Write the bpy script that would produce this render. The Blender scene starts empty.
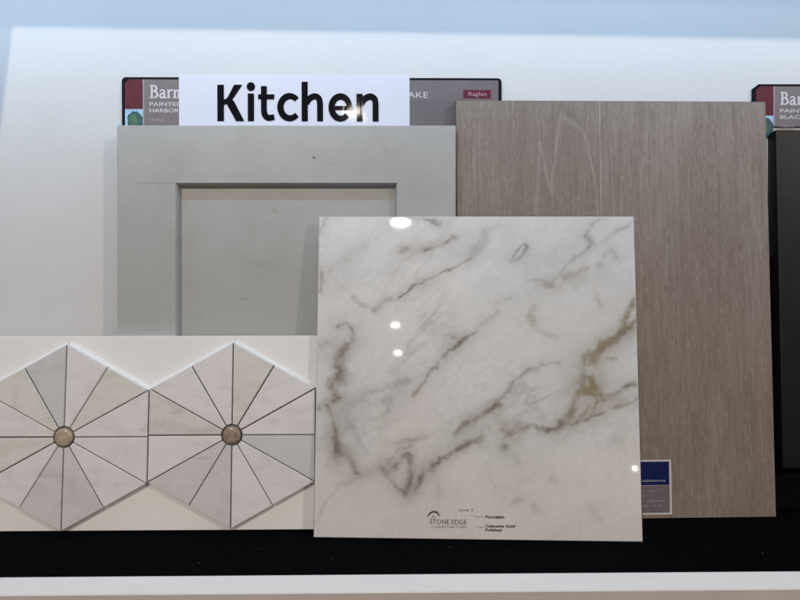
import bpy, bmesh, math, random
import numpy as np
from mathutils import Vector, Matrix
rad = math.radians
random.seed(4)
RNG = np.random.RandomState(7)
S = bpy.context.scene
C = S.collection

# ------------------------------------------------------------ camera
cam_d = bpy.data.cameras.new('camera')
cam = bpy.data.objects.new('camera', cam_d)
C.objects.link(cam)
pitch, yaw = rad(7.3152), rad(0.8092)
fwd = Vector((math.sin(yaw)*math.cos(pitch), math.cos(yaw)*math.cos(pitch), -math.sin(pitch)))
cam.location = (0, -0.6411, 0.2981)
cam.rotation_euler = fwd.to_track_quat('-Z', 'Y').to_euler()
cam_d.sensor_width = 36
cam_d.lens = 29.25
cam_d.clip_start = 0.02
cam_d.clip_end = 60
S.camera = cam

# ------------------------------------------------------------ world: dim showroom, cool above and warm below
w = bpy.data.worlds.new('World'); S.world = w
w.use_nodes = True
nt = w.node_tree; nt.nodes.clear()
tc = nt.nodes.new('ShaderNodeTexCoord'); sp = nt.nodes.new('ShaderNodeSeparateXYZ')
mr = nt.nodes.new('ShaderNodeMapRange'); mr.inputs[1].default_value = -1; mr.inputs[2].default_value = 1
cr = nt.nodes.new('ShaderNodeValToRGB'); bg = nt.nodes.new('ShaderNodeBackground'); wo = nt.nodes.new('ShaderNodeOutputWorld')
nt.links.new(tc.outputs['Generated'], sp.inputs[0]); nt.links.new(sp.outputs[2], mr.inputs[0])
nt.links.new(mr.outputs[0], cr.inputs[0]); nt.links.new(cr.outputs[0], bg.inputs[0]); nt.links.new(bg.outputs[0], wo.inputs[0])
e = cr.color_ramp.elements
e[0].position = 0.1; e[0].color = (0.66, 0.52, 0.46, 1)
e[1].position = 0.9; e[1].color = (0.56, 0.66, 0.80, 1)
m_ = e.new(0.5); m_.color = (0.55, 0.50, 0.48, 1)
bg.inputs[1].default_value = 0.22

# ------------------------------------------------------------ lamps: showroom downlights behind the camera and the cool strip under the added shadow blocker
def disc_lamp(name, loc, r, watts, col, aim=None):
    d = bpy.data.lights.new(name, 'AREA'); d.shape = 'DISK'; d.size = 2*r; d.energy = watts; d.color = col
    o = bpy.data.objects.new(name, d); C.objects.link(o); o.location = loc
    v = (Vector(aim)-Vector(loc)) if aim else Vector((0, 0, -1))
    o.rotation_euler = v.to_track_quat('-Z', 'Y').to_euler()
    return o
WARM = (1.0, 0.88, 0.76)
disc_lamp('downlight', (-0.21, -3.0, 1.69), 0.055, 15, WARM)
disc_lamp('downlight', (-0.41, -5.25, 1.69), 0.030, 14, WARM)
disc_lamp('downlight', (-0.45, -6.15, 1.64), 0.032, 14, WARM)
disc_lamp('downlight', (2.30, -7.6, 0.56), 0.017, 2, (1, 0.85, 0.7), (0.2, 0, 0.1))
disc_lamp('downlight', (-1.10, -3.0, 2.30), 0.045, 44, (1.0, 0.89, 0.77), (0, 0, 0.25))
disc_lamp('downlight', (3.10, -3.0, 2.30), 0.07, 38, (1.0, 0.89, 0.77), (0, 0, 0.25))
sd = bpy.data.lights.new('cool_strip', 'AREA'); sd.shape = 'RECTANGLE'; sd.size = 1.8; sd.size_y = 0.012
sd.energy = 1.75; sd.color = (0.47, 0.70, 0.97)
so = bpy.data.objects.new('cool_strip', sd); C.objects.link(so)
so.location = (0, -0.085, 0.574)
so.rotation_euler = (rad(48), 0, 0)

# ------------------------------------------------------------ exposure
S.view_settings.view_transform = 'Standard'; S.view_settings.look = 'None'
S.view_settings.exposure = 0.0; S.view_settings.gamma = 1
S.render.engine = 'CYCLES'

# ------------------------------------------------------------ materials
def srgb(r, g, b):
    f = lambda c: (c/255/12.92) if c/255 <= 0.04045 else ((c/255+0.055)/1.055)**2.4
    return (f(r), f(g), f(b), 1)
class Mat:
    def __init__(s, name, col=(0.8, 0.8, 0.8, 1), rough=0.5, spec=0.5, coat=0, coat_rough=0.03):
        s.m = bpy.data.materials.new(name); s.m.use_nodes = True; s.t = s.m.node_tree
        s.b = s.t.nodes['Principled BSDF']
        s.b.inputs['Base Color'].default_value = col; s.b.inputs['Roughness'].default_value = rough
        s.b.inputs['Specular IOR Level'].default_value = spec
        s.b.inputs['Coat Weight'].default_value = coat; s.b.inputs['Coat Roughness'].default_value = coat_rough
        s.co = None
    def n(s, k, **kw):
        o = s.t.nodes.new(k)
        for a, b in kw.items(): setattr(o, a, b)
        return o
    def l(s, a, b): s.t.links.new(a, b)
    def coord(s, scale=(1, 1, 1), rot=(0, 0, 0)):
        t = s.n('ShaderNodeTexCoord'); m = s.n('ShaderNodeMapping')
        m.inputs['Scale'].default_value = scale; m.inputs['Rotation'].default_value = rot
        s.l(t.outputs['Object'], m.inputs[0]); return m.outputs[0]
    def noise(s, vec, scale, detail=4, rough=0.55, dist=0):
        n = s.n('ShaderNodeTexNoise'); n.inputs['Scale'].default_value = scale
        n.inputs['Detail'].default_value = detail; n.inputs['Roughness'].default_value = rough
        n.inputs['Distortion'].default_value = dist
        s.l(vec, n.inputs['Vector']); return n.outputs['Fac']
    def ramp(s, fac, stops):
        r = s.n('ShaderNodeValToRGB'); el = r.color_ramp.elements
        el[0].position, el[0].color = stops[0]; el[1].position, el[1].color = stops[-1]
        for p, c in stops[1:-1]:
            q = el.new(p); q.color = c
        s.l(fac, r.inputs[0]); return r.outputs[0]
    def mix(s, fac, a, b, mode='MIX'):
        m = s.n('ShaderNodeMix', data_type='RGBA', blend_type=mode)
        for sock, v in ((m.inputs[0], fac), (m.inputs[6], a), (m.inputs[7], b)):
            if hasattr(v, 'links'): s.l(v, sock)
            else: sock.default_value = v
        return m.outputs[2]
    def color(s, c): s.l(c, s.b.inputs['Base Color'])
    def bump(s, h, strength, dist=0.001, coat=False):
        b = s.n('ShaderNodeBump'); b.inputs['Strength'].default_value = strength; b.inputs['Distance'].default_value = dist
        s.l(h, b.inputs['Height']); s.l(b.outputs[0], s.b.inputs['Coat Normal' if coat else 'Normal'])

def flat(name, col, rough=0.5, vary=0.06, scale=60, bump=0.0, spec=0.3):
    M = Mat(name, col, rough, spec)
    v = M.coord(); f = M.noise(v, scale, 5)
    lo = tuple(c*(1-vary) for c in col[:3])+(1,); hi = tuple(min(1, c*(1+vary)) for c in col[:3])+(1,)
    M.color(M.ramp(f, [(0.3, lo), (0.7, hi)]))
    if bump: M.bump(M.noise(v, scale*6, 3), bump, 0.0005)
    return M.m

# painted wall
M = Mat('wall_paint', rough=0.55)
v = M.coord()
M.color(M.ramp(M.noise(v, 5, 6), [(0.3, (0.63, 0.635, 0.64, 1)), (0.7, (0.68, 0.675, 0.67, 1))]))
M.bump(M.noise(v, 260, 5, 0.6), 0.3, 0.0008); wall_m = M.m
# black felt
M = Mat('black_felt', rough=1.0, spec=0.04)
v = M.coord()
c = M.ramp(M.noise(v, 900, 3, 0.7), [(0.35, (0.0006, 0.0007, 0.001, 1)), (0.70, (0.0085, 0.0090, 0.0115, 1))])
vo = M.n('ShaderNodeTexVoronoi'); vo.inputs['Scale'].default_value = 55; M.l(v, vo.inputs['Vector'])
fl = M.ramp(vo.outputs['Distance'], [(0.025, (1, 1, 1, 1)), (0.06, (0, 0, 0, 1))])
gate = M.ramp(M.noise(v, 23, 1), [(0.50, (0, 0, 0, 1)), (0.54, (1, 1, 1, 1))])
c = M.mix(M.mix(1.0, fl, gate, 'MULTIPLY'), c, (0.10, 0.11, 0.12, 1))
M.color(c); M.bump(M.noise(v, 1500, 4, 0.8), 1.0, 0.002); felt_m = M.m
# trim and base
M = Mat('white_trim_paint', rough=0.28)
v = M.coord(scale=(1, 4, 4))
M.color(M.ramp(M.noise(v, 14, 6, 0.7), [(0.25, (0.86, 0.88, 0.93, 1)), (0.6, (0.91, 0.93, 0.97, 1))]))
M.bump(M.noise(v, 120, 4), 0.25, 0.0008); trim_m = M.m
base_m = flat('greige_base_paint', (0.60, 0.54, 0.51, 1), 0.6, 0.08, 12)
blocker_m = flat('blocker_paint', (0.72, 0.74, 0.76, 1), 0.6)

# sage grey cabinet paint with scuffs
M = Mat('sage_grey_paint', rough=0.42)
v = M.coord()
a = M.ramp(M.noise(v, 13, 9, 0.68), [(0.28, (0.360, 0.357, 0.340, 1)), (0.5, (0.408, 0.412, 0.402, 1)), (0.8, (0.420, 0.426, 0.416, 1))])
scuff = M.ramp(M.noise(M.coord(scale=(1, 1, 3.2), rot=(0, 0.3, 0)), 31, 8, 0.7, 0.6), [(0.62, (0, 0, 0, 1)), (0.72, (0.6, 0.6, 0.6, 1))])
M.color(M.mix(scuff, a, (0.25, 0.235, 0.21, 1)))
M.bump(M.noise(v, 320, 4), 0.12, 0.0006); sage_m = M.m
nick_m = flat('dark_nick', (0.05, 0.045, 0.04, 1), 0.7)

# limed oak
def wood_mat():
    M = Mat('limed_oak', rough=0.5, spec=0.35)
    fine = M.noise(M.coord(scale=(1, 1, 0.09)), 1250, 5, 0.7)
    mid = M.noise(M.coord(scale=(1, 1, 0.07)), 230, 6, 0.72, 0.5)
    broad = M.noise(M.coord(scale=(1, 1, 0.18)), 22, 4, 0.6, 0.5)
    fleck = M.noise(M.coord(scale=(1, 1, 0.16), rot=(0, rad(2), 0)), 420, 3, 0.6)
    c = M.ramp(broad, [(0.3, (0.222, 0.176, 0.148, 1)), (0.7, (0.320, 0.268, 0.236, 1))])
    c = M.mix(M.ramp(mid, [(0.35, (0.75, 0.75, 0.75, 1)), (0.65, (0, 0, 0, 1))]), c, (0.165, 0.127, 0.105, 1))
    c = M.mix(M.ramp(fine, [(0.46, (0, 0, 0, 1)), (0.72, (0.5, 0.5, 0.5, 1))]), c, (0.37, 0.32, 0.285, 1))
    c = M.mix(M.ramp(fleck, [(0.60, (0, 0, 0, 1)), (0.70, (0.55, 0.55, 0.55, 1))]), c, (0.17, 0.13, 0.11, 1))
    at = M.n('ShaderNodeAttribute'); at.attribute_name = 'figure'
    sp_ = M.n('ShaderNodeSeparateColor'); M.l(at.outputs['Color'], sp_.inputs[0])
    c = M.mix(sp_.outputs[0], c, (0.56, 0.52, 0.47, 1))
    c = M.mix(sp_.outputs[1], c, (0.135, 0.105, 0.09, 1))
    M.color(c); M.bump(fine, 0.35, 0.0004)
    return M.m
wood_m = wood_mat()
wood_edge_m = flat('oak_edge', (0.16, 0.125, 0.10, 1), 0.7, 0.3, 300)

# polished marble, vein colour stored on the slab
M = Mat('polished_marble', rough=0.32, spec=0.4, coat=1.0, coat_rough=0.022)
at = M.n('ShaderNodeAttribute'); at.attribute_name = 'vein'
M.color(at.outputs['Color']); marble_m = M.m
M = Mat('marble_cut_edge', (0.66, 0.65, 0.64, 1), 0.6); marble_edge_m = M.m

# mosaic stones
def stone(name, a, b, c, seed, rough=0.3):
    M = Mat(name, rough=rough, spec=0.4)
    t = M.n('ShaderNodeTexCoord'); m = M.n('ShaderNodeMapping'); m.inputs['Location'].default_value = (seed, seed*2, seed*3)
    m.inputs['Rotation'].default_value = (0, seed, 0)
    m.inputs['Scale'].default_value = (1, 1, 2.0)
    M.l(t.outputs['Object'], m.inputs[0]); v = m.outputs[0]
    f = M.noise(v, 26, 7, 0.65, 0.9)
    col = M.ramp(f, [(0.30, b), (0.55, a)])
    g = M.ramp(M.noise(v, 34, 5, 0.6, 1.2), [(0.60, (0, 0, 0, 1)), (0.72, (0.75, 0.75, 0.75, 1))])
    M.color(M.mix(g, col, c)); return M.m
ST = {
 'light': [stone('white_marble', (0.79, 0.765, 0.775, 1), (0.69, 0.665, 0.67, 1), (0.60, 0.585, 0.57, 1), 1.3+k) for k in range(3)],
 'cream': [stone('cream_marble', (0.735, 0.715, 0.675, 1), (0.63, 0.605, 0.55, 1), (0.54, 0.50, 0.43, 1), 5.1+k) for k in range(2)],
 'grey': [stone('grey_marble', (0.64, 0.64, 0.65, 1), (0.55, 0.555, 0.56, 1), (0.65, 0.64, 0.63, 1), 9.7)],
 'dark': [stone('taupe_marble', (0.68, 0.65, 0.655, 1), (0.59, 0.56, 0.565, 1), (0.50, 0.48, 0.475, 1), 12.9)],
 'stain': [stone('stained_marble', (0.71, 0.68, 0.66, 1), (0.60, 0.57, 0.53, 1), (0.34, 0.32, 0.27, 1), 16.2)],
}
board_m = flat('white_board', (0.87, 0.85, 0.845, 1), 0.55, 0.03, 9)
grout_m = flat('grout_grey', (0.19, 0.165, 0.15, 1), 0.9, 0.35, 260, 0.4)
glow_bead_m = flat('white_glow_bead', (0.88, 0.88, 0.87, 1), 0.45, 0.06, 220, 0.5)  # for the bead that imitates reflected glow above the tiles
stud_a = Mat('tan_stone_stud', rough=0.2); v = stud_a.coord()
stud_a.color(stud_a.ramp(stud_a.noise(v, 170, 5), [(0.3, (0.36, 0.28, 0.20, 1)), (0.7, (0.56, 0.47, 0.37, 1))])); stud_a = stud_a.m
stud_b = Mat('brown_stone_stud', rough=0.22); v = stud_b.coord()
stud_b.color(stud_b.ramp(stud_b.noise(v, 260, 5, 0.7), [(0.3, (0.17, 0.12, 0.09, 1)), (0.5, (0.33, 0.25, 0.20, 1)), (0.72, (0.42, 0.37, 0.32, 1))])); stud_b = stud_b.m

# black painted sample
M = Mat('black_paint', (0.02, 0.02, 0.02, 1), 0.42, 0.3)
v = M.coord(); M.color(M.ramp(M.noise(v, 26, 6, 0.6), [(0.3, (0.0035, 0.0035, 0.004, 1)), (0.7, (0.0085, 0.0085, 0.009, 1))]))
M.bump(M.noise(v, 240, 4), 0.15, 0.0006); black_m = M.m
M = Mat('matt_black_board', (0.003, 0.003, 0.004, 1), 1.0, 0.08); v = M.coord()
M.color(M.ramp(M.noise(v, 300, 4), [(0.3, (0.0015, 0.0015, 0.002, 1)), (0.7, (0.005, 0.005, 0.006, 1))])); backing_m = M.m

# plaque inks
P_GREY = flat('plaque_grey', (0.165, 0.142, 0.150, 1), 0.4, 0.05, 90)
P_GREY2 = flat('plaque_grey_lower', (0.145, 0.128, 0.138, 1), 0.4, 0.05, 90)
P_BLACK = flat('plaque_black', (0.005, 0.005, 0.009, 1), 0.6, spec=0.1)
P_RED = flat('plaque_maroon', (0.115, 0.012, 0.024, 1), 0.6, 0.25, 220)
P_RED2 = flat('tag_maroon', (0.115, 0.008, 0.030, 1), 0.4)
P_SKY = flat('picture_sky', (0.33, 0.56, 0.78, 1), 0.4, 0.15, 120)
P_TREE = flat('picture_tree', (0.02, 0.09, 0.10, 1), 0.4, 0.6, 500)
P_HEDGE = flat('picture_leaf', (0.06, 0.16, 0.08, 1), 0.4, 0.6, 600)
P_WHITE = flat('picture_white', (0.68, 0.70, 0.72, 1), 0.4)
P_PINK = flat('plaque_pink_line', (0.40, 0.30, 0.36, 1), 0.4)
INK_W = flat('pale_ink', (0.62, 0.58, 0.61, 1), 0.4)
INK_K = flat('black_ink', (0.004, 0.004, 0.006, 1), 0.5, spec=0.1)
INK_G = flat('dark_ink', (0.05, 0.045, 0.05, 1), 0.4)
INK_L = flat('faded_ink', (0.14, 0.13, 0.13, 1), 0.4)
M = Mat('laminated_paper', (0.69, 0.70, 0.79, 1), 0.4, 0.3, coat=0.06, coat_rough=0.05)
v = M.coord(scale=(2.0, 1, 0.5), rot=(0, -0.35, 0)); M.bump(M.noise(v, 60, 2, 0.4, 0.4), 0.02, 0.003, coat=True); paper_m = M.m
M = Mat('laminated_ink', (0.004, 0.004, 0.006, 1), 0.6, 0.05, coat=0.06, coat_rough=0.05)
v = M.coord(scale=(2.0, 1, 0.5), rot=(0, -0.35, 0)); M.bump(M.noise(v, 60, 2, 0.4, 0.4), 0.02, 0.003, coat=True); lamink_m = M.m
CARD_W = flat('card_white', (0.62, 0.60, 0.62, 1), 0.4)
CARD_B = flat('card_blue', (0.006, 0.012, 0.085, 1), 0.3, 0.2, 120)
CARD_G = flat('card_grey', (0.175, 0.145, 0.165, 1), 0.4, 0.1, 200)
INK_C = flat('card_ink', (0.40, 0.36, 0.42, 1), 0.4)

# ------------------------------------------------------------ mesh helpers (local axes: x across, z up, -y towards the room)
def link(name, bm, mats, parent=None, loc=None, smooth=False):
    me = bpy.data.meshes.new(name); bm.normal_update(); bm.to_mesh(me); bm.free()
    for m in (mats if isinstance(mats, (list, tuple)) else [mats]): me.materials.append(m)
    if smooth:
        for p in me.polygons: p.use_smooth = True
    o = bpy.data.objects.new(name, me); C.objects.link(o)
    if parent: o.parent = parent
    if loc: o.location = loc
    return o
def box(bm, x0, x1, y0, y1, z0, z1, bev=0.0, seg=2, mi=0):
    r = bmesh.ops.create_cube(bm, size=1); vs = r['verts']
    for q in vs: q.co = Vector(((x0+x1)/2+q.co.x*(x1-x0), (y0+y1)/2+q.co.y*(y1-y0), (z0+z1)/2+q.co.z*(z1-z0)))
    fs = {f for q in vs for f in q.link_faces}
    for f in fs: f.material_index = mi
    if bev:
        es = list({ed for q in vs for ed in q.link_edges})
        bmesh.ops.bevel(bm, geom=es, offset=bev, segments=seg, affect='EDGES', profile=0.5, clamp_overlap=True)
def prism(bm, pts, y0, y1, bev=0.0, mi=0):
    """polygon pts (x,z) listed clockwise or not, from y0 (front) to y1"""
    f = [bm.verts.new((x, y0, z)) for x, z in pts]; b = [bm.verts.new((x, y1, z)) for x, z in pts]
    n = len(pts); faces = [bm.faces.new(f), bm.faces.new(b[::-1])]
    for i in range(n): faces.append(bm.faces.new((f[i], b[i], b[(i+1) % n], f[(i+1) % n])))
    bmesh.ops.recalc_face_normals(bm, faces=faces)
    for q in faces: q.material_index = mi
    if bev:
        es = [ed for ed in faces[0].edges]
        bmesh.ops.bevel(bm, geom=es, offset=bev, segments=2, affect='EDGES', profile=0.5)
def sheet(bm, x0, x1, z0, z1, y):
    v = [bm.verts.new(p) for p in ((x0, y, z0), (x1, y, z0), (x1, y, z1), (x0, y, z1))]
    bm.faces.new(v)
def sheet_obj(name, x0, x1, z0, z1, y, m, parent):
    bm = bmesh.new(); sheet(bm, x0, x1, z0, z1, y); return link(name, bm, m, parent)
def thing(name, label, cat, loc, lean=0, yaw_=0, group=None):
    o = bpy.data.objects.new(name, None); C.objects.link(o); o.empty_display_size = 0.02
    o.location = loc; o.rotation_euler = (-rad(lean), 0, rad(yaw_))
    o['label'] = label; o['category'] = cat
    if group: o['group'] = group
    return o
def text_obj(name, s, x, z, h, m, parent, y, sx=1.0, bold=0.0, width=None):
    """printed word: cap height h, left edge x, baseline z"""
    cu = bpy.data.curves.new('t', 'FONT'); cu.body = s; cu.size = 1; cu.offset = bold; cu.resolution_u = 3; cu.fill_mode = 'FRONT'
    t = bpy.data.objects.new('t', cu); C.objects.link(t)
    bpy.context.view_layer.update()
    me = bpy.data.meshes.new_from_object(t.evaluated_get(bpy.context.evaluated_depsgraph_get()))
    bpy.data.objects.remove(t)
    k = h/0.73
    xs = [q.co.x for q in me.vertices]; mn, mx = min(xs), max(xs)
    kx = (width/(mx-mn)) if width else k*sx
    for q in me.vertices: q.co = Vector((x+(q.co.x-mn)*kx, y, z+q.co.y*k))
    me.materials.clear(); me.materials.append(m)
    o = bpy.data.objects.new(name, me); C.objects.link(o); o.parent = parent
    return o
class Pen:
    """draws broad pen strokes as flat ribbons; every ribbon sits a hair above the last"""
    def __init__(s, y): s.bm = bmesh.new(); s.y = y
    def stroke(s, pts, wd, smooth=False, f=None):
        if smooth: pts = catmull(pts)
        P = [Vector(p) for p in pts]; n = len(P); s.y -= 0.00001
        W = wd if isinstance(wd, (list, tuple)) else [wd]*2
        L = []; R_ = []
        for i in range(n):
            d = (P[min(i+1, n-1)]-P[max(i-1, 0)]).normalized(); q = Vector((-d.y, d.x))
            t = i/(n-1); wv = np.interp(t, np.linspace(0, 1, len(W)), W)/2
            L.append(P[i]+q*wv); R_.append(P[i]-q*wv)
        T = f or (lambda p: p)
        l = [s.bm.verts.new((T(p)[0], s.y, T(p)[1])) for p in L]; r = [s.bm.verts.new((T(p)[0], s.y, T(p)[1])) for p in R_]
        for i in range(n-1):
            s.bm.faces.new((l[i], l[i+1], r[i+1], r[i]))
    def disc(s, c, r, f=None):
        s.y -= 0.00001; T = f or (lambda p: p)
        s.bm.faces.new([s.bm.verts.new((T((c[0]+r*math.cos(a), c[1]+r*math.sin(a)))[0], s.y, T((c[0]+r*math.cos(a), c[1]+r*math.sin(a)))[1])) for a in [k*math.pi/16 for k in range(32)]])
def catmull(p, n=10):
    p = [p[0]]+list(p)+[p[-1]]; o = []
    for i in range(1, len(p)-2):
        for k in range(n):
            t = k/n; a, b, c, d = (np.array(q, float) for q in p[i-1:i+3])
            o.append(tuple(0.5*((2*b)+(-a+c)*t+(2*a-5*b+4*c-d)*t*t+(-a+3*b-3*c+d)*t**3)))
    o.append(tuple(p[-2])); return o
def arc(cx, cy, rx, ry, a0, a1, n=24):
    return [(cx+rx*math.cos(rad(a0+(a1-a0)*i/n)), cy+ry*math.sin(rad(a0+(a1-a0)*i/n))) for i in range(n+1)]

# ------------------------------------------------------------ setting: leaning back wall, felt-covered shelf
bm = bmesh.new(); box(bm, -1.5, 1.5, 0, 0.02, -0.3, 1.2)
wall = link('wall', bm, wall_m); wall.rotation_euler = (-rad(7), 0, 0); wall['kind'] = 'structure'
sh = bpy.data.objects.new('shelf', None); C.objects.link(sh); sh['kind'] = 'structure'
SZ = -0.0018
bm = bmesh.new(); box(bm, -1.2, 1.2, -0.1275, 0.02, -0.03, SZ); link('felt_cover', bm, felt_m, sh)
bm = bmesh.new(); prof_ = [(-0.1279, SZ+0.0012), (-0.1290, SZ+0.0016), (-0.1300, SZ+0.0012), (-0.1398, -0.0088), (-0.1402, -0.0100), (-0.1279, -0.0100)]
ca = [bm.verts.new((-1.2, a, b)) for a, b in prof_]; cb = [bm.verts.new((1.2, a, b)) for a, b in prof_]
bm.faces.new(ca); bm.faces.new(cb[::-1])
for i in range(6): bm.faces.new((ca[i], cb[i], cb[(i+1) % 6], ca[(i+1) % 6]))
bmesh.ops.recalc_face_normals(bm, faces=bm.faces[:]); link('front_trim', bm, trim_m, sh)
bm = bmesh.new(); box(bm, -1.2, 1.2, -0.1392, -0.1285, -0.6, -0.0102); link('base_panel', bm, base_m, sh)
bm = bmesh.new(); box(bm, -1.2, 1.2, -0.105, 0.085, 0.5835, 0.605)  # unseen slab added above the view to shade the top of the wall
for q in bm.verts: q.co.z -= q.co.x*0.0125
# added side fin, edge slanting outwards downwards to shade the wall's left margin
b0 = len(bm.verts)
prof = [(-0.424, 0.596), (-0.452, 0.30), (-0.52, 0.30), (-0.52, 0.596)]
prism(bm, prof, -0.104, -0.099)
shadow_blocker = link('shadow_blocker', bm, blocker_m); shadow_blocker['kind'] = 'structure'

# ------------------------------------------------------------ header plaques
def glyph_word(pen, word, x, z, h, wd):
    """roman capitals and small letters with serifs, h is the capital height"""
    thick, thin = wd, wd*0.5
    for ch in word:
        f = lambda p, x=x: (x+p[0]*h, z+p[1]*h)
        st = lambda pts, w_, sm=False: pen.stroke(pts, [q/h for q in w_] if isinstance(w_, list) else w_/h, sm, f)
        if ch == 'B':
            st([(0.16, 0), (0.16, 1)], thick); st([(0, 0.03), (0.32, 0.03)], thin); st([(0, 0.97), (0.32, 0.97)], thin)
            st([(0.16, 0.96)]+arc(0.30, 0.755, 0.22, 0.205, 90, -90)+[(0.16, 0.54)], [thin, thick, thick, thin])
            st([(0.16, 0.52)]+arc(0.33, 0.28, 0.26, 0.24, 90, -90)+[(0.16, 0.04)], [thin, thick, thick, thin]); x += 0.74*h
        elif ch == 'a':
            st([(0.06, 0.5), (0.12, 0.60), (0.24, 0.64), (0.36, 0.58), (0.38, 0.45)], thin*1.3, True)
            st([(0.38, 0.5), (0.38, 0.08), (0.42, 0.03), (0.52, 0.04)], thick*0.95)
            st([(0.38, 0.38), (0.2, 0.34), (0.06, 0.2), (0.12, 0.04), (0.24, 0.04), (0.38, 0.14)], thin*1.6, True); x += 0.58*h
        elif ch in 'rn':
            st([(0.14, 0), (0.14, 0.64)], thick); st([(0, 0.03), (0.28, 0.03)], thin); st([(0.02, 0.62), (0.14, 0.62)], thin)
            if ch == 'r':
                st([(0.14, 0.44), (0.24, 0.58), (0.36, 0.62), (0.42, 0.55)], thick*0.8, True); x += 0.48*h
            else:
                st([(0.14, 0.44), (0.26, 0.60), (0.40, 0.58), (0.44, 0.4), (0.44, 0)], thick*0.9); st([(0.32, 0.03), (0.56, 0.03)], thin); x += 0.64*h
def plaque(label, x0, x1, top, bottom, words, chamfer):
    t = thing('header_plaque', label, 'sign', (0, 0, 0), 7, 0, 'cabinet door header plaques on the wall')
    sub = lambda n, a, b, c, d, y, m, p=t: sheet_obj(n, a, b, c, d, y, m, p)
    bm = bmesh.new()
    r = 0.004
    if chamfer: pts = [(x0, bottom), (x0, top-0.005), (x0+0.0065, top), (x1, top), (x1, bottom)]
    else: pts = [(x0, bottom)]+arc(x0+r, top-r, r, r, 180, 90, 6)+arc(x1-r, top-r, r, r, 90, 0, 6)+[(x1, bottom)]
    prism(bm, pts, -0.0026, -0.0001, 0.0004); link('frame', bm, P_BLACK, t)
    i0 = x0+0.0034; it = top-0.0025
    bm = bmesh.new(); y = -0.0028
    pp = [(i0, bottom), (i0, it-0.004), (i0+0.004, it), (x1-0.0040, it), (x1-0.0034, it-0.001), (x1-0.0034, bottom)]
    vs = [bm.verts.new((a, y, b)) for a, b in pp]; bm.faces.new(vs); link('face', bm, P_GREY, t)
    rs = i0+0.0180
    bm = bmesh.new(); vs = [bm.verts.new((a, -0.00285, b)) for a, b in ((i0, top-0.0325), (rs, top-0.0325), (rs, it), (i0+0.004, it), (i0, it-0.004))]
    bm.faces.new(vs); link('colour_band', bm, P_RED, t)
    sub('divider', rs+0.0004, rs+0.0014, bottom, it, -0.00285, P_PINK)
    pic = sub('picture', i0, rs, bottom, top-0.0330, -0.00285, P_SKY)
    bm = bmesh.new(); cx = (i0+rs)/2+0.001
    random.seed(11)
    vs = [bm.verts.new((cx+0.0078*math.cos(a)*(1+random.uniform(-.12, .12)), -0.0029, top-0.0450+0.0100*math.sin(a)*(1+random.uniform(-.1, .1)))) for a in [k*math.pi/10 for k in range(20)]]
    bm.faces.new(vs); link('tree_print', bm, P_TREE, pic)
    bm = bmesh.new()
    vs = [bm.verts.new((cx-0.0012+0.0042*math.cos(a)*(1+random.uniform(-.2, .2)), -0.00294, top-0.0445+0.0062*math.sin(a))) for a in [k*math.pi/8 for k in range(16)]]
    bm.faces.new(vs); link('leaf_print', bm, P_HEDGE, pic)
    pn = Pen(-0.0029); tx = rs+0.0072
    glyph_word(pn, words[0], tx, top-0.0215, 0.0132, 0.0022); link('lettering', pn.bm, INK_W, t)
    text_obj('lettering', words[1], tx-0.0002, top-0.0296, 0.0040, INK_W, t, -0.0029, width=words[4], bold=0.008)
    text_obj('lettering', words[2], tx-0.0002, top-0.0361, 0.0040, INK_W, t, -0.0029, width=words[5], bold=0.008)
    text_obj('lettering', words[3], tx, top-0.0452, 0.0027, P_PINK, t, -0.0029, width=0.0150)
    return t
p1 = plaque('grey header plaque with black rim, partly covered by the Kitchen sign', -0.2750, 0.1146, 0.4427, 0.386,
            ('Barn', 'PAINTED', 'HARBOR', 'MAPLE', 0.0335, 0.0300), False)
sheet_obj('lower_field', 0.0100, 0.1110, 0.388, 0.4195, -0.00285, P_GREY2, p1)
text_obj('lettering', 'LAKE', 0.0128, 0.4222, 0.0062, INK_W, p1, -0.0029, width=0.0258, bold=0.004)
tg = sheet_obj('tag', 0.0748, 0.1035, 0.4215, 0.4304, -0.0029, P_RED2, p1)
text_obj('lettering', 'Raglan', 0.0803, 0.4243, 0.0042, flat('tag_ink', (0.42, 0.22, 0.28, 1)), tg, -0.00295, width=0.0188, bold=0.01)
p2 = plaque('grey header plaque above the black door sample at the right edge', 0.3756, 0.76, 0.4374, 0.3935,
            ('Barn', 'PAINTED', 'BLACK', 'MAPLE', 0.0370, 0.0270), True)
text_obj('lettering', 'BLACK', 0.66, 0.4168, 0.0062, INK_W, p2, -0.0029, bold=0.004)

# ------------------------------------------------------------ Kitchen sign
k = thing('paper_sign', 'white laminated paper sign reading Kitchen in bold black letters', 'sign', (0, 0, 0), 7)
bm = bmesh.new(); n = 24
X0, X1 = -0.2164, 0.0196
top_v = []
rows = [0.388, 0.41, 0.43, 0.4455]
grid = [[bm.verts.new((X0+(X1-X0)*i/n, -0.0034-0.0003*math.sin(i*0.55)*(z-0.388)/0.06, z+(0.0006*(i/n) if z > 0.44 else 0))) for i in range(n+1)] for z in rows]
for a in range(3):
    for i in range(n): bm.faces.new((grid[a][i], grid[a][i+1], grid[a+1][i+1], grid[a+1][i]))
link('paper', bm, paper_m, k, smooth=True)
pn = Pen(-0.0039)
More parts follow.
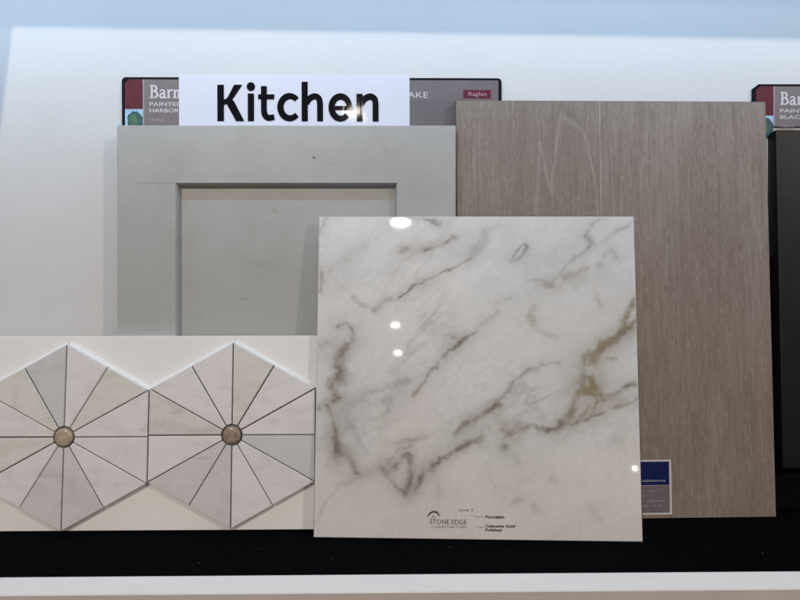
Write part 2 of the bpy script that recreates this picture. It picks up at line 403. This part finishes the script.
# letters drawn in a 4.21-per-unit working grid
def T(p): return (-0.1775+(p[0]-48)*0.0002413, 0.3975+(212-p[1])*0.0002530)
def kp(pts):
    pn.y -= 0.00001; pn.bm.faces.new([pn.bm.verts.new((T(p)[0], pn.y, T(p)[1])) for p in pts])
def ks(pts, wd=28, sm=False): pn.stroke(pts, [q*0.93 for q in wd] if isinstance(wd, list) else wd*0.93, sm, T)
ks([(63, 65), (63, 212)], 30)
kp([(76, 124), (86, 122), (94, 114), (120, 65), (155, 65), (118, 118), (104, 134), (76, 148)])
kp([(88, 142), (96, 132), (112, 124), (120, 132), (163, 212), (128, 212), (96, 156)])
ks([(191, 100), (191, 212)]); pn.disc((191, 72), 17.5, T)
ks([(246, 70), (246, 160)]+catmull([(246, 166), (250, 186), (264, 198), (290, 195)]), [26, 27, 27, 24]); ks([(222, 113), (290, 113)], 21)
ks(arc(356, 155, 40, 45, -42, -318), [24, 28, 29, 28, 24])
ks([(419, 52), (419, 212)])
ks(catmull([(426, 140), (436, 124), (452, 113), (468, 112), (480, 122), (484, 142)])+[(484, 212)], 27)
ks(arc(571, 156, 38, 45, -4, -318), [24, 28, 29, 28, 23]); ks([(541, 158), (622, 158)], 18); 
ks([(652, 100), (652, 212)])
ks(catmull([(660, 140), (670, 124), (687, 113), (703, 112), (716, 122), (720, 142)])+[(720, 212)], 27)
link('lettering', pn.bm, lamink_m, k)

# ------------------------------------------------------------ sage grey cabinet door
def cabinet_door(t, x0, x1, z0, z1, stile, rail_top, depth, mat, recess=0.0090):
    bm = bmesh.new(); b = 0.0002
    ix0, ix1, iz0, iz1 = x0+stile, x1-stile, z0+rail_top, z1-rail_top
    e_ = 0.0007
    def lp(xa, xb, za, zb, y): return [bm.verts.new(p) for p in ((xa, y, za), (xb, y, za), (xb, y, zb), (xa, y, zb))]
    rr = [lp(x0, x1, z0, z1, depth), lp(x0, x1, z0, z1, e_), lp(x0+e_*0.3, x1-e_*0.3, z0+e_*0.3, z1-e_*0.3, e_*0.3), lp(x0+e_, x1-e_, z0+e_, z1-e_, 0),
          lp(ix0, ix1, iz0, iz1, 0), lp(ix0, ix1, iz0, iz1, depth-0.003)]
    for A, B in zip(rr, rr[1:]):
        for i in range(4): bm.faces.new((A[i], A[(i+1) % 4], B[(i+1) % 4], B[i]))
    bmesh.ops.recalc_face_normals(bm, faces=bm.faces[:])
    if sum(f.normal.y for f in bm.faces if abs(f.normal.y) > 0.9) > 0:
        bmesh.ops.reverse_faces(bm, faces=bm.faces[:])
    link('frame', bm, mat, t)
    # sloping inner moulding, stepped down to the panel
    bm = bmesh.new(); q = 0.0022
    def ring(d, y): return [bm.verts.new(p) for p in ((ix0+d, y, iz0+d), (ix1-d, y, iz0+d), (ix1-d, y, iz1-d), (ix0+d, y, iz1-d))]
    R3 = [ring(-0.0001, 0.0012), ring(q*0.45, 0.0019), ring(q, recess-0.0026), ring(q, recess+0.0004)]
    for A, B in zip(R3, R3[1:]):
        for i in range(4): bm.faces.new((A[i], A[(i+1) % 4], B[(i+1) % 4], B[i]))
    bmesh.ops.recalc_face_normals(bm, faces=bm.faces[:]); 
    for f in bm.faces:
        c = f.calc_center_median(); mid = Vector(((ix0+ix1)/2, c.y-0.05, (iz0+iz1)/2))
        if f.normal.dot(mid-c) < 0: f.normal_flip()
    link('moulding', bm, mat, t)
    bm = bmesh.new(); box(bm, ix0-0.002, ix1+0.002, recess, depth-0.003, iz0-0.002, iz1+0.002); link('center_panel', bm, mat, t)
d = thing('cabinet_door', 'sage grey painted shaker cabinet door leaning on the wall', 'cabinet door', (-0.2722, -0.0248, 0), 7.3192, -0.5773)
cabinet_door(d, 0, 0.3366, 0, 0.3912, 0.0583, 0.0572, 0.018, sage_m)
pn = Pen(-0.00005); pn.stroke([(0.1935, 0.3606), (0.1955, 0.3590), (0.1975, 0.3588)], [0.0002, 0.0016, 0.0004]); link('nick', pn.bm, nick_m, d)
pn = Pen(-0.00005); pn.stroke([(0.0185, 0.3335), (0.035, 0.3338), (0.0575, 0.3338)], [0.0002, 0.0004, 0.0003])
link('scratch', pn.bm, flat('scratch_grey', (0.24, 0.235, 0.22, 1)), d)

# ------------------------------------------------------------ numpy value noise
def vnoise(x, y, freq, seed):
    r = np.random.RandomState(seed); N = 256; g = r.rand(N, N)
    X = x*freq; Y = y*freq; xi = np.floor(X).astype(int); yi = np.floor(Y).astype(int); fx = X-xi; fy = Y-yi
    fx = fx*fx*(3-2*fx); fy = fy*fy*(3-2*fy); xi %= N; yi %= N; x1 = (xi+1) % N; y1 = (yi+1) % N
    return (g[yi, xi]*(1-fx)+g[yi, x1]*fx)*(1-fy)+(g[y1, xi]*(1-fx)+g[y1, x1]*fx)*fy
def fbm(x, y, freq, seed, oct=5, gain=0.55):
    s = 0; a = 1; t = 0
    for o in range(oct): s = s+a*vnoise(x+o*17.3, y+o*9.1, freq*2**o, seed+o); t += a; a *= gain
    return s/t-0.5
def dist_poly(px, py, pts):
    """distance to a polyline and the position along it (0..1)"""
    best = np.full(px.shape, 1e9); along = np.zeros(px.shape); n = len(pts)-1
    for i in range(n):
        ax, ay = pts[i]; bx, by = pts[i+1]; dx, dy = bx-ax, by-ay; L = dx*dx+dy*dy+1e-9
        t = np.clip(((px-ax)*dx+(py-ay)*dy)/L, 0, 1); d_ = np.hypot(px-ax-t*dx, py-ay-t*dy)
        m = d_ < best; best = np.where(m, d_, best); along = np.where(m, (i+t)/n, along)
    return best, along
def grid_panel(name, W, H, nx, nz, depth, front_m, edge_m, parent, attr, colours):
    xs = np.linspace(0, W, nx); zs = np.linspace(0, H, nz); X, Z = np.meshgrid(xs, zs)
    co = np.stack([X.ravel(), np.zeros(X.size), Z.ravel()], 1)
    i = np.arange(nx-1)[None, :]+np.arange(nz-1)[:, None]*nx; i = i.ravel()
    fc = np.stack([i, i+1, i+1+nx, i+nx], 1)
    nb = len(co)
    e_ = 0.0007   # small arris round the face
    rim = [(0, 0, 0), (W, 0, 0), (W, 0, H), (0, 0, H)]
    out = [(-e_, e_, -e_), (W+e_, e_, -e_), (W+e_, e_, H+e_), (-e_, e_, H+e_)]
    bk = [(a, depth, c) for a, b, c in out]
    co = np.concatenate([co, np.array(rim+out+bk)])
    r0, o0, k0 = nb, nb+4, nb+8
    extra = []
    for j in range(4):
        q = (j+1) % 4; extra += [(r0+j, o0+j, o0+q, r0+q), (o0+j, k0+j, k0+q, o0+q)]
    extra.append((k0, k0+3, k0+2, k0+1))
    faces = np.concatenate([fc, np.array(extra)])
    me = bpy.data.meshes.new(name); me.vertices.add(len(co)); me.vertices.foreach_set('co', co.ravel())
    me.loops.add(faces.size); me.loops.foreach_set('vertex_index', faces.ravel().astype(np.int32))
    me.polygons.add(len(faces)); me.polygons.foreach_set('loop_start', np.arange(len(faces), dtype=np.int32)*4)
    me.materials.append(front_m); me.materials.append(edge_m)
    mi = np.zeros(len(faces), dtype=np.int32); mi[len(fc):] = 1; me.polygons.foreach_set('material_index', mi)
    me.update(calc_edges=True); me.validate()
    a = me.color_attributes.new(attr, 'FLOAT_COLOR', 'POINT'); c4 = np.ones((len(co), 4)); c4[:, :3] = 0.5
    c4[:nb, :3] = colours(X, Z).reshape(-1, 3); a.data.foreach_set('color', c4.ravel())
    o = bpy.data.objects.new(name, me); C.objects.link(o); o.parent = parent
    return o

# ------------------------------------------------------------ limed oak panel
wd = thing('wood_panel', 'taupe limed oak veneer panel standing behind the marble', 'wood panel', (0.0675, -0.0319, 0), 9.4879, 0.6962)
def figure(X, Z):
    x = X+fbm(X, Z*0.6, 160, 31)*0.0022; z = Z+fbm(X, Z, 120, 37)*0.004
    light = np.zeros(X.shape)
    def line(pts, w_, s_):
        d_, t = dist_poly(x, z, pts); return s_*np.exp(-(d_/w_)**2)*(0.55+0.9*(fbm(X, Z*0.15, 900, 41)+0.5)-0.25)
    for pts, w_, s_ in [
        ([(0.0795, 0.305), (0.0820, 0.335), (0.0835, 0.355), (0.0850, 0.378)], 0.0015, 0.28),
        ([(0.0850, 0.378), (0.0885, 0.358), (0.0915, 0.342), (0.0945, 0.334)], 0.0015, 0.28),
        ([(0.0945, 0.334), (0.0985, 0.352), (0.1015, 0.372), (0.1035, 0.392), (0.1065, 0.405)], 0.0014, 0.27),
        ([(0.1065, 0.405), (0.1160, 0.400), (0.1255, 0.394), (0.1310, 0.384), (0.1350, 0.370)], 0.0014, 0.27),
        ([(0.1350, 0.370), (0.1385, 0.350), (0.1415, 0.330), (0.1430, 0.300)], 0.0010, 0.40),
        ([(0.0950, 0.334), (0.0965, 0.326)], 0.0012, 0.4)]:
        light = np.maximum(light, line(pts, w_, s_))
    seam = 0.1455
    light = np.maximum(light, 0.45*np.exp(-((X-seam-0.0008)/0.0005)**2))
    dark = 0.5*np.exp(-((X-seam+0.0004)/0.0004)**2)
    # short diagonal rays in the right-hand veneer leaf
    ray = np.clip(fbm(X*1.0+Z*0.10, Z*0.20, 900, 51, 3)-0.13, 0, 1)*1.8
    light = np.clip(np.maximum(light, np.clip(ray, 0, 0.12)), 0, 1)
    dark = np.maximum(dark, np.clip(-fbm(X, Z*0.05, 240, 57, 4)-0.12, 0, 1)*1.6)
    return np.stack([light, np.clip(dark, 0, 0.6), light*0], -1)
grid_panel('veneer_board', 0.3178, 0.4203, 620, 300, 0.009, wood_m, wood_edge_m, wd, 'figure', figure)
cd = sheet_obj('sticker', 0.1600, 0.2127, 0.0033, 0.0575, -0.0003, CARD_W, wd)
cd['label'] = 'blue and grey specification sticker with white border'
sheet_obj('blue_band', 0.1620, 0.2105, 0.0325, 0.0558, -0.0004, CARD_B, cd)
sheet_obj('grey_field', 0.1620, 0.2105, 0.0052, 0.0322, -0.0004, CARD_G, cd)
text_obj('lettering', 'saltstone', 0.1830, 0.0360, 0.0025, INK_C, cd, -0.0005, width=0.0235, bold=0.01)
text_obj('lettering', 'L 165', 0.1835, 0.0257, 0.0023, INK_C, cd, -0.0005, width=0.0125)
text_obj('lettering', 'in', 0.1835, 0.0212, 0.0018, INK_C, cd, -0.0005, width=0.003)
text_obj('lettering', 'w. Highlands', 0.1815, 0.0162, 0.0023, INK_C, cd, -0.0005, width=0.0245)
text_obj('lettering', 'no. 1118', 0.1835, 0.0112, 0.0024, INK_C, cd, -0.0005, width=0.0185)

# ------------------------------------------------------------ black door sample at the right
bd = thing('door_sample', 'black painted cabinet door sample on a matt black backing board', 'cabinet door', (0.3875, -0.0100, 0), 9.2, 0)
bm = bmesh.new(); box(bm, 0, 0.36, 0, 0.006, 0, 0.3935, 0.0004); link('backing_board', bm, backing_m, bd)
bm = bmesh.new()
x0, x1, z0, z1, st_ = 0.0055, 0.345, 0.0450, 0.3880, 0.058
for a in ((x0, x0+st_, z0, z1), (x1-st_, x1, z0, z1)): box(bm, a[0], a[1], -0.0190, -0.0002, a[2], a[3], 0.0010)
for a in ((x0+st_, x1-st_, z1-st_, z1), (x0+st_, x1-st_, z0, z0+st_)): box(bm, a[0], a[1], -0.0188, -0.0002, a[2], a[3], 0.0010)
link('frame', bm, black_m, bd)
bm = bmesh.new(); box(bm, x0+st_-0.001, x1-st_+0.001, -0.012, -0.0003, z0+st_-0.001, z1-st_+0.001); link('center_panel', bm, black_m, bd)

# ------------------------------------------------------------ mosaic sample board
mo = thing('mosaic_board', 'white board with starburst hexagon marble mosaic tiles', 'tile sample', (-0.3661, -0.0485, 0), 11.3668, -0.0392)
bm = bmesh.new(); box(bm, -0.06, 0.2975, 0, 0.0105, 0, 0.1860, 0.0005); link('backing_board', bm, board_m, mo)
HX, HZ, HS = 0.0797, 0.0887, 0.0443
TH = 0.0068
def hexpt(a):
    """point of the hexagon outline in direction k*30 degrees, k from 0 (right)"""
    V = {90: (0, HZ), 30: (HX, HS), -30: (HX, -HS), -90: (0, -HZ), 210: (-HX, -HS), 150: (-HX, HS)}
    if a in V: return V[a]
    if a == 0: return (HX, 0)
    if a == 180: return (-HX, 0)
    s_ = {60: (30, 90), -60: (-30, -90), 120: (90, 150), 240: (210, -90)}[a]
    p, q = V[s_[0]], V[s_[1]]; return ((p[0]+q[0])/2, (p[1]+q[1])/2)
order = [90, 60, 30, 0, -30, -60, -90, 240, 210, 180, 150, 120, 90]
def inset(poly, g):
    """move each side of a convex polygon inwards by its own gap"""
    n = len(poly); P = [np.array(p) for p in poly]; c = sum(P)/n; L = []
    for i in range(n):
        a, b = P[i], P[(i+1) % n]; d_ = (b-a)/np.linalg.norm(b-a); nn = np.array([-d_[1], d_[0]])
        if nn@(c-a) < 0: nn = -nn
        L.append((a+nn*g[i], d_))
    out = []
    for i in range(n):
        (p, d1), (q, d2) = L[i-1], L[i]
        t = np.linalg.solve(np.array([d1, -d2]).T, q-p)[0]; out.append(tuple(p+d1*t))
    return out
def medallion(cx, cz, kinds, stud_mat, seed, text):
    r = random.Random(seed)
    h = bmesh.new()
    prism(h, [(cx+hexpt(a)[0]*0.992, cz+hexpt(a)[1]*0.992) for a in (90, 30, -30, -90, 210, 150)], -0.0034, -0.0001)
    g = link('hexagon_tile', h, grout_m, mo); g['label'] = text
    for i in range(12):
        a, b = order[i], order[i+1]; p, q = hexpt(a), hexpt(b)
        rr = 0.0104
        def inner(p): L = math.hypot(*p); return (p[0]/L*rr, p[1]/L*rr)
        poly = [inner(p), p, q, inner(q)]
        gp = [0.00032+r.uniform(0, 0.00030), 0.0003, 0.00032+r.uniform(0, 0.00030), 0.0002]
        poly = inset(poly, gp)
        bm = bmesh.new(); th = TH+r.uniform(-0.0002, 0.0002)
        prism(bm, [(cx+x, cz+z) for x, z in poly], -th, -0.0036, 0.0007)
        k_ = kinds[i]; o = link('wedge', bm, r.choice(ST[k_]), g)
    bm = bmesh.new()
    rings = [(0.0087, -0.0036), (0.0087, -0.0070), (0.0078, -0.0078), (0.0056, -0.0082), (0.0, -0.0084)]
    prev = None
    for R0, y in rings:
        if R0 == 0:
            cv = bm.verts.new((cx, y, cz))
            for i in range(24): bm.faces.new((prev[i], prev[(i+1) % 24], cv))
            break
        cur = []
        for i in range(24):
            an = i*math.pi/12; k12 = 1 if i % 2 == 0 else math.cos(math.pi/12)
            cur.append(bm.verts.new((cx+R0*k12*math.cos(an), y, cz+R0*k12*math.sin(an))))
        if prev:
            for i in range(24): bm.faces.new((prev[i], prev[(i+1) % 24], cur[(i+1) % 24], cur[i]))
        prev = cur
    bmesh.ops.recalc_face_normals(bm, faces=bm.faces[:])
    link('stud', bm, stud_mat, g, smooth=True)
K1 = ['light', 'cream', 'light', 'light', 'light', 'dark', 'dark', 'light', 'cream', 'light', 'cream', 'grey']
K2 = ['cream', 'light', 'light', 'grey', 'light', 'light', 'dark', 'dark', 'light', 'stain', 'light', 'light']
medallion(0.0533, 0.0895, K1, stud_a, 3, 'left hexagon of twelve marble wedges with a tan stud')
medallion(0.2133, 0.0908, K2, stud_b, 5, 'right hexagon of twelve marble wedges with a brown stud')
# white bead on the board imitating light glowing off the upper tile edges
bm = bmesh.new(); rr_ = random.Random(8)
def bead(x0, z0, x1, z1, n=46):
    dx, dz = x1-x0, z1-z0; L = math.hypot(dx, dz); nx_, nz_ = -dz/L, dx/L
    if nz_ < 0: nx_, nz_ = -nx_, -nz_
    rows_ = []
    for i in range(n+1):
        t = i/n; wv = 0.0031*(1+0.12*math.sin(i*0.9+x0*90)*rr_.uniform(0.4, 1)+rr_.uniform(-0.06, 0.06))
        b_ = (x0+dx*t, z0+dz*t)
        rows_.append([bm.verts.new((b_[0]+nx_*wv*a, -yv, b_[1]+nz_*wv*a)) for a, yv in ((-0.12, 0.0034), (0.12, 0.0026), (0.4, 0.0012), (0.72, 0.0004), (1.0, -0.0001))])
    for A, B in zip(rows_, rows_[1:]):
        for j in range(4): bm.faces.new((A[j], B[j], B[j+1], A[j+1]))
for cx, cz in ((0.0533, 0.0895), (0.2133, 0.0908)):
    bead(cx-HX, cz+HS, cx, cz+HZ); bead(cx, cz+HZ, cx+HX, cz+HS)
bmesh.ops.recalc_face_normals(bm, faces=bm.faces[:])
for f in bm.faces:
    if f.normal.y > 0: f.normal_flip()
link('glow_bead', bm, glow_bead_m, mo, smooth=True)

# ------------------------------------------------------------ marble slab
mb = thing('marble_slab', 'polished white marble slab with gold and grey veins, standing in front', 'stone slab', (-0.0725, -0.0631, 0), 12.7291, -2.436)
G, A, D, B = 0, 1, 2, 3      # grey, ochre, dark brown-grey, pink-brown
VEINS = [
 ([(318,236),(322,229),(326,222),(331,217)],1.5,.75,G), ([(410,218),(422,219),(432,220),(441,224)],1.2,.5,D),
 ([(401,298),(414,288),(430,279),(450,270),(470,260)],1.3,.75,D), ([(470,260),(484,246),(492,230),(502,223)],3,.22,G),
 ([(394,274),(404,263),(418,254),(430,248)],2.2,.35,G), ([(428,249),(441,246),(456,238)],2.4,.55,D), ([(405,253),(409,249)],2.4,.5,D),
 ([(473,252),(480,240),(486,230)],3.5,.28,G), ([(321,272),(322,282),(321,293)],2.2,.55,D),
 ([(337,328),(346,323),(353,328),(352,338),(347,348),(342,358)],1.8,.65,D), ([(373,313),(383,303),(392,299)],2.0,.4,G),
 ([(354,298),(364,306),(376,310)],2.6,.28,A), ([(452,349),(463,340),(478,332)],1.7,.8,D), ([(445,335),(456,336)],2.2,.35,D),
 ([(330,272),(350,256),(368,247)],4,.2,G), ([(335,296),(348,280),(362,264)],4,.18,G), ([(482,325),(490,320),(500,312)],1.6,.3,D),
 ([(348,341),(339,355),(336,366),(341,372),(334,382),(333,392),(338,399),(333,403)],3.4,.68,D),
 ([(340,350),(343,372),(345,392)],4,.3,D),
 ([(319,410),(328,407),(332,418),(335,431),(338,442),(338,456)],2.4,.72,D), ([(337,440),(339,450),(338,460)],4,.6,D),
 ([(338,458),(347,456),(353,464),(358,474)],2.2,.6,D), ([(370,393),(384,389),(398,385),(408,380)],2.6,.42,G),
 ([(383,404),(392,395),(389,410),(378,418)],2.6,.32,G), ([(347,422),(356,432),(362,445),(368,455)],3.4,.3,G),
 ([(414,397),(425,381),(436,367),(447,354),(466,339)],1.5,.62,D), ([(501,405),(486,415),(475,421)],1.6,.6,D),
 ([(455,433),(463,425),(469,422)],2.0,.7,D), ([(396,446),(404,441),(426,439)],1.9,.35,D),
 ([(482,439),(461,447),(446,456),(432,468),(423,480),(417,490)],2.2,.72,D), ([(423,478),(417,492)],3.5,.45,D),
 ([(383,470),(391,473),(399,463),(407,456),(412,470),(410,488),(404,495)],2.0,.66,D), ([(386,474),(396,486),(405,494)],1.8,.55,D),
 ([(386,468),(400,452),(412,446)],1.9,.3,D), ([(315,526),(324,506),(340,490),(362,478),(385,470)],1.8,.28,D),
 ([(412,458),(409,474),(405,490)],1.4,.35,D), ([(430,462),(440,490),(436,506)],3,.14,D),
 ([(512,261),(517,251),(526,245),(529,249),(521,258),(512,261)],1.3,.6,G), ([(584,239),(590,228),(596,221),(602,217)],1.3,.45,G),
 ([(549,286),(553,284)],1.9,.7,D), ([(552,284),(557,276),(563,268),(575,259),(586,253),(593,243)],1.6,.40,G),
 ([(586,253),(590,245),(588,240)],2,.4,G), ([(566,275),(576,273),(586,267)],2.6,.26,A), ([(601,265),(606,254),(612,247),(617,256)],1.8,.35,G),
 ([(604,240),(619,229),(633,221)],1.3,.35,G), ([(528,279),(548,282)],1.4,.3,G), ([(499,304),(513,296)],1.6,.3,G),
 ([(531,318),(536,326),(544,332),(556,338)],2.6,.20,A), ([(535,305),(533,318)],3,.2,A),
 ([(635,300),(630,309),(624,320),(627,328)],2.4,.55,A), ([(638,317),(629,328),(619,335),(608,342),(598,350)],2.0,.60,A), ([(638,316),(628,327),(616,337)],1.2,.45,D),
 ([(640,325),(628,331),(616,341),(602,348)],1.3,.5,D),
 ([(602,346),(596,353),(590,361)],5.0,.72,A), ([(600,345),(612,338)],2.2,.5,A), ([(606,357),(616,359)],1.3,.3,A),
 ([(587,362),(583,376),(580,392),(574,405),(567,418),(558,427),(549,430)],2.1,.68,D),
 ([(582,390),(577,402),(570,414)],2.8,.40,A), ([(586,392),(593,390),(600,396)],5.4,.75,A), ([(590,380),(593,388)],3.4,.7,A),
 ([(600,394),(614,391),(627,386),(638,383)],1.9,.66,D), ([(560,423),(578,421),(594,414),(610,410),(625,403),(639,397)],1.8,.6,D),
 ([(591,413),(596,406),(597,400)],1.8,.4,A), ([(577,420),(585,412),(590,404)],1.7,.35,A),
 ([(550,430),(541,428),(535,425),(524,428),(514,432),(508,432),(502,428)],1.8,.68,D), ([(503,428),(512,431),(518,426)],4.0,.55,B),
 ([(508,433),(505,440),(505,448)],3.0,.72,D), ([(488,411),(499,406)],1.8,.5,D),
 ([(480,416),(490,410),(500,404),(510,391),(518,378),(529,370),(541,364),(560,363)],1.4,.42,D),
 ([(459,449),(477,441)],1.5,.3,D), ([(517,459),(519,462)],2.5,.35,G), ([(553,478),(557,482)],3,.25,G), ([(494,483),(497,486)],3,.3,G),
 ([(616,436),(624,443)],4,.22,G), ([(535,398),(532,410)],4,.2,G), ([(512,504),(522,500)],3,.3,G), ([(535,505),(542,514)],4,.28,G),
 ([(440,487),(444,491)],3,.2,G), ([(596,290),(602,306)],2,.25,B), ([(590,505),(600,515)],4,.15,G), ([(322,345),(330,344)],2.5,.35,G),
]
def vein_colours(X, Z):
    W = H = 0.305
    v = Z/H; s = (1-v)/(1+0.047*v)
    py = 217.3+s*321.7; L = 320.5-(py-217)*0.0203; Rr = 633.5+(py-217)*0.0262; px = L+(Rr-L)*X/W
    wx = px+fbm(px, py, 0.07, 3, 3)*6+fbm(px, py, 0.40, 13, 3)*2.6; wy = py+fbm(px, py, 0.07, 5, 3)*6+fbm(px, py, 0.40, 15, 3)*2.6
    # sloping coordinates for the cloudy background
    a = px*0.80-py*0.60; b = px*0.60+py*0.80
    cl = fbm(a*0.35, b, 0.022, 21, 5)
    base = np.empty(X.shape+(3,))
    base[...] = (0.745, 0.735, 0.735)
    base += (cl*0.13)[..., None]
    warm = np.clip((py-330)/190+fbm(px, py, 0.012, 27, 3)*1.6, 0, 1)[..., None]
    base = base*(1-warm)*np.array((0.975, 1.0, 1.0))+base*warm*np.array((1.01, 0.975, 0.965))
    # soft grey clouding, thickest on the left side and across the top
    zone = np.clip(0.75-np.hypot((px-375)/95, (py-440)/75)*0.55, 0, 1)+np.clip(0.8-np.hypot((px-440)/150, (py-255)/42)*0.6, 0, 1)+np.clip(0.7-np.hypot((px-590)/60, (py-270)/60)*0.6, 0, 1)+np.clip(0.7-np.hypot((px-340)/28, (py-385)/75)*0.5, 0, 1)
    pat = np.clip(fbm(a*0.55, b, 0.075, 23, 5)*3.4+0.35, 0, 1)*np.clip(zone, 0, 1)*0.28
    base = base*(1-pat[..., None])+np.array((0.37, 0.355, 0.335))*pat[..., None]
    base += (fbm(px, py, 0.3, 61, 5)*0.09)[..., None]
    cols = np.array([(0.30, 0.295, 0.285), (0.30, 0.25, 0.155), (0.235, 0.198, 0.168), (0.33, 0.26, 0.22)])
    # faint ridged network everywhere
    rd = 1-np.abs(fbm(a*0.45+200, b, 0.030, 71, 5))*9
    rd2 = 1-np.abs(fbm(a*0.6+500, b+90, 0.055, 81, 4))*13
    rd = np.maximum(rd, rd2*0.8)
    m = np.clip(rd, 0, 1)**2*np.clip(fbm(px, py, 0.012, 77, 2)*3+0.28, 0, 1)*0.46
    base = base*(1-m[..., None])+cols[0]*m[..., None]
    brk = np.clip(0.78+fbm(px, py, 0.10, 91, 5)*1.9, 0.18, 1.2)
    for pts, w_, s_, c_ in VEINS:
        x0, x1 = min(p[0] for p in pts)-30, max(p[0] for p in pts)+30; y0, y1 = min(p[1] for p in pts)-30, max(p[1] for p in pts)+30
        idx = np.nonzero((px > x0) & (px < x1) & (py > y0) & (py < y1))
        d_, t = dist_poly(wx[idx], wy[idx], pts)
        ww = w_*(0.50+1.1*np.clip(vnoise(px[idx], py[idx], 0.06, 101+c_)*1.3, 0.3, 1.2))
        core = s_*np.exp(-(d_/ww)**(3.2 if c_ == 1 else 1.8))*(0.25+0.75*brk[idx] if c_ == 1 else brk[idx]); halo = 0.36*s_*np.exp(-(d_/(w_*3.4+2))**1.4)
        m = np.clip(core*(1.35 if c_ == 1 else 0.95)+halo*(0.4+brk[idx]*0.6), 0, 0.92)[:, None]
        base[idx] = base[idx]*(1-m)+(cols[c_]*(1+0.5*fbm(px[idx], py[idx], 0.25, 133, 4))[:, None])*m
    return np.clip(base, 0.02, 0.85)
grid_panel('slab', 0.305, 0.305, 640, 640, 0.006, marble_m, marble_edge_m, mb, 'vein', vein_colours)
y = -0.00012
pn = Pen(y)
pn.stroke([(0.1060, 0.0195), (0.1085, 0.0225), (0.1115, 0.0242), (0.1145, 0.0238), (0.1172, 0.0210)], [0.0007, 0.0016, 0.0014, 0.0009], True)
pn.stroke([(0.1118, 0.0238), (0.1150, 0.0243), (0.1178, 0.0205)], [0.0008, 0.0014, 0.0006])
pn.stroke([(0.1100, 0.0178), (0.1118, 0.0212), (0.1136, 0.0178)], 0.0005)
link('logo', pn.bm, INK_G, mb)
text_obj('lettering', 'STONE EDGE', 0.1085, 0.0130, 0.0046, INK_G, mb, y, width=0.0345)
text_obj('lettering', 'COUNTERTOPS', 0.1100, 0.0096, 0.0022, INK_L, mb, y, width=0.0330)
text_obj('lettering', 'Level: 3', 0.1362, 0.0252, 0.0021, INK_G, mb, y, width=0.0125, bold=0.01)
text_obj('lettering', 'Material:', 0.1495, 0.0196, 0.0017, INK_L, mb, y, width=0.0095)
text_obj('lettering', 'Porcelain', 0.1605, 0.0190, 0.0027, INK_K, mb, y, width=0.0175, bold=0.03)
text_obj('lettering', 'Color:', 0.1520, 0.0100, 0.0017, INK_L, mb, y, width=0.0075)
text_obj('lettering', 'Calacatta Gold', 0.1605, 0.0108, 0.0026, INK_K, mb, y, width=0.0275, bold=0.03)
text_obj('lettering', 'Polished', 0.1605, 0.0072, 0.0026, INK_K, mb, y, width=0.0150, bold=0.03)
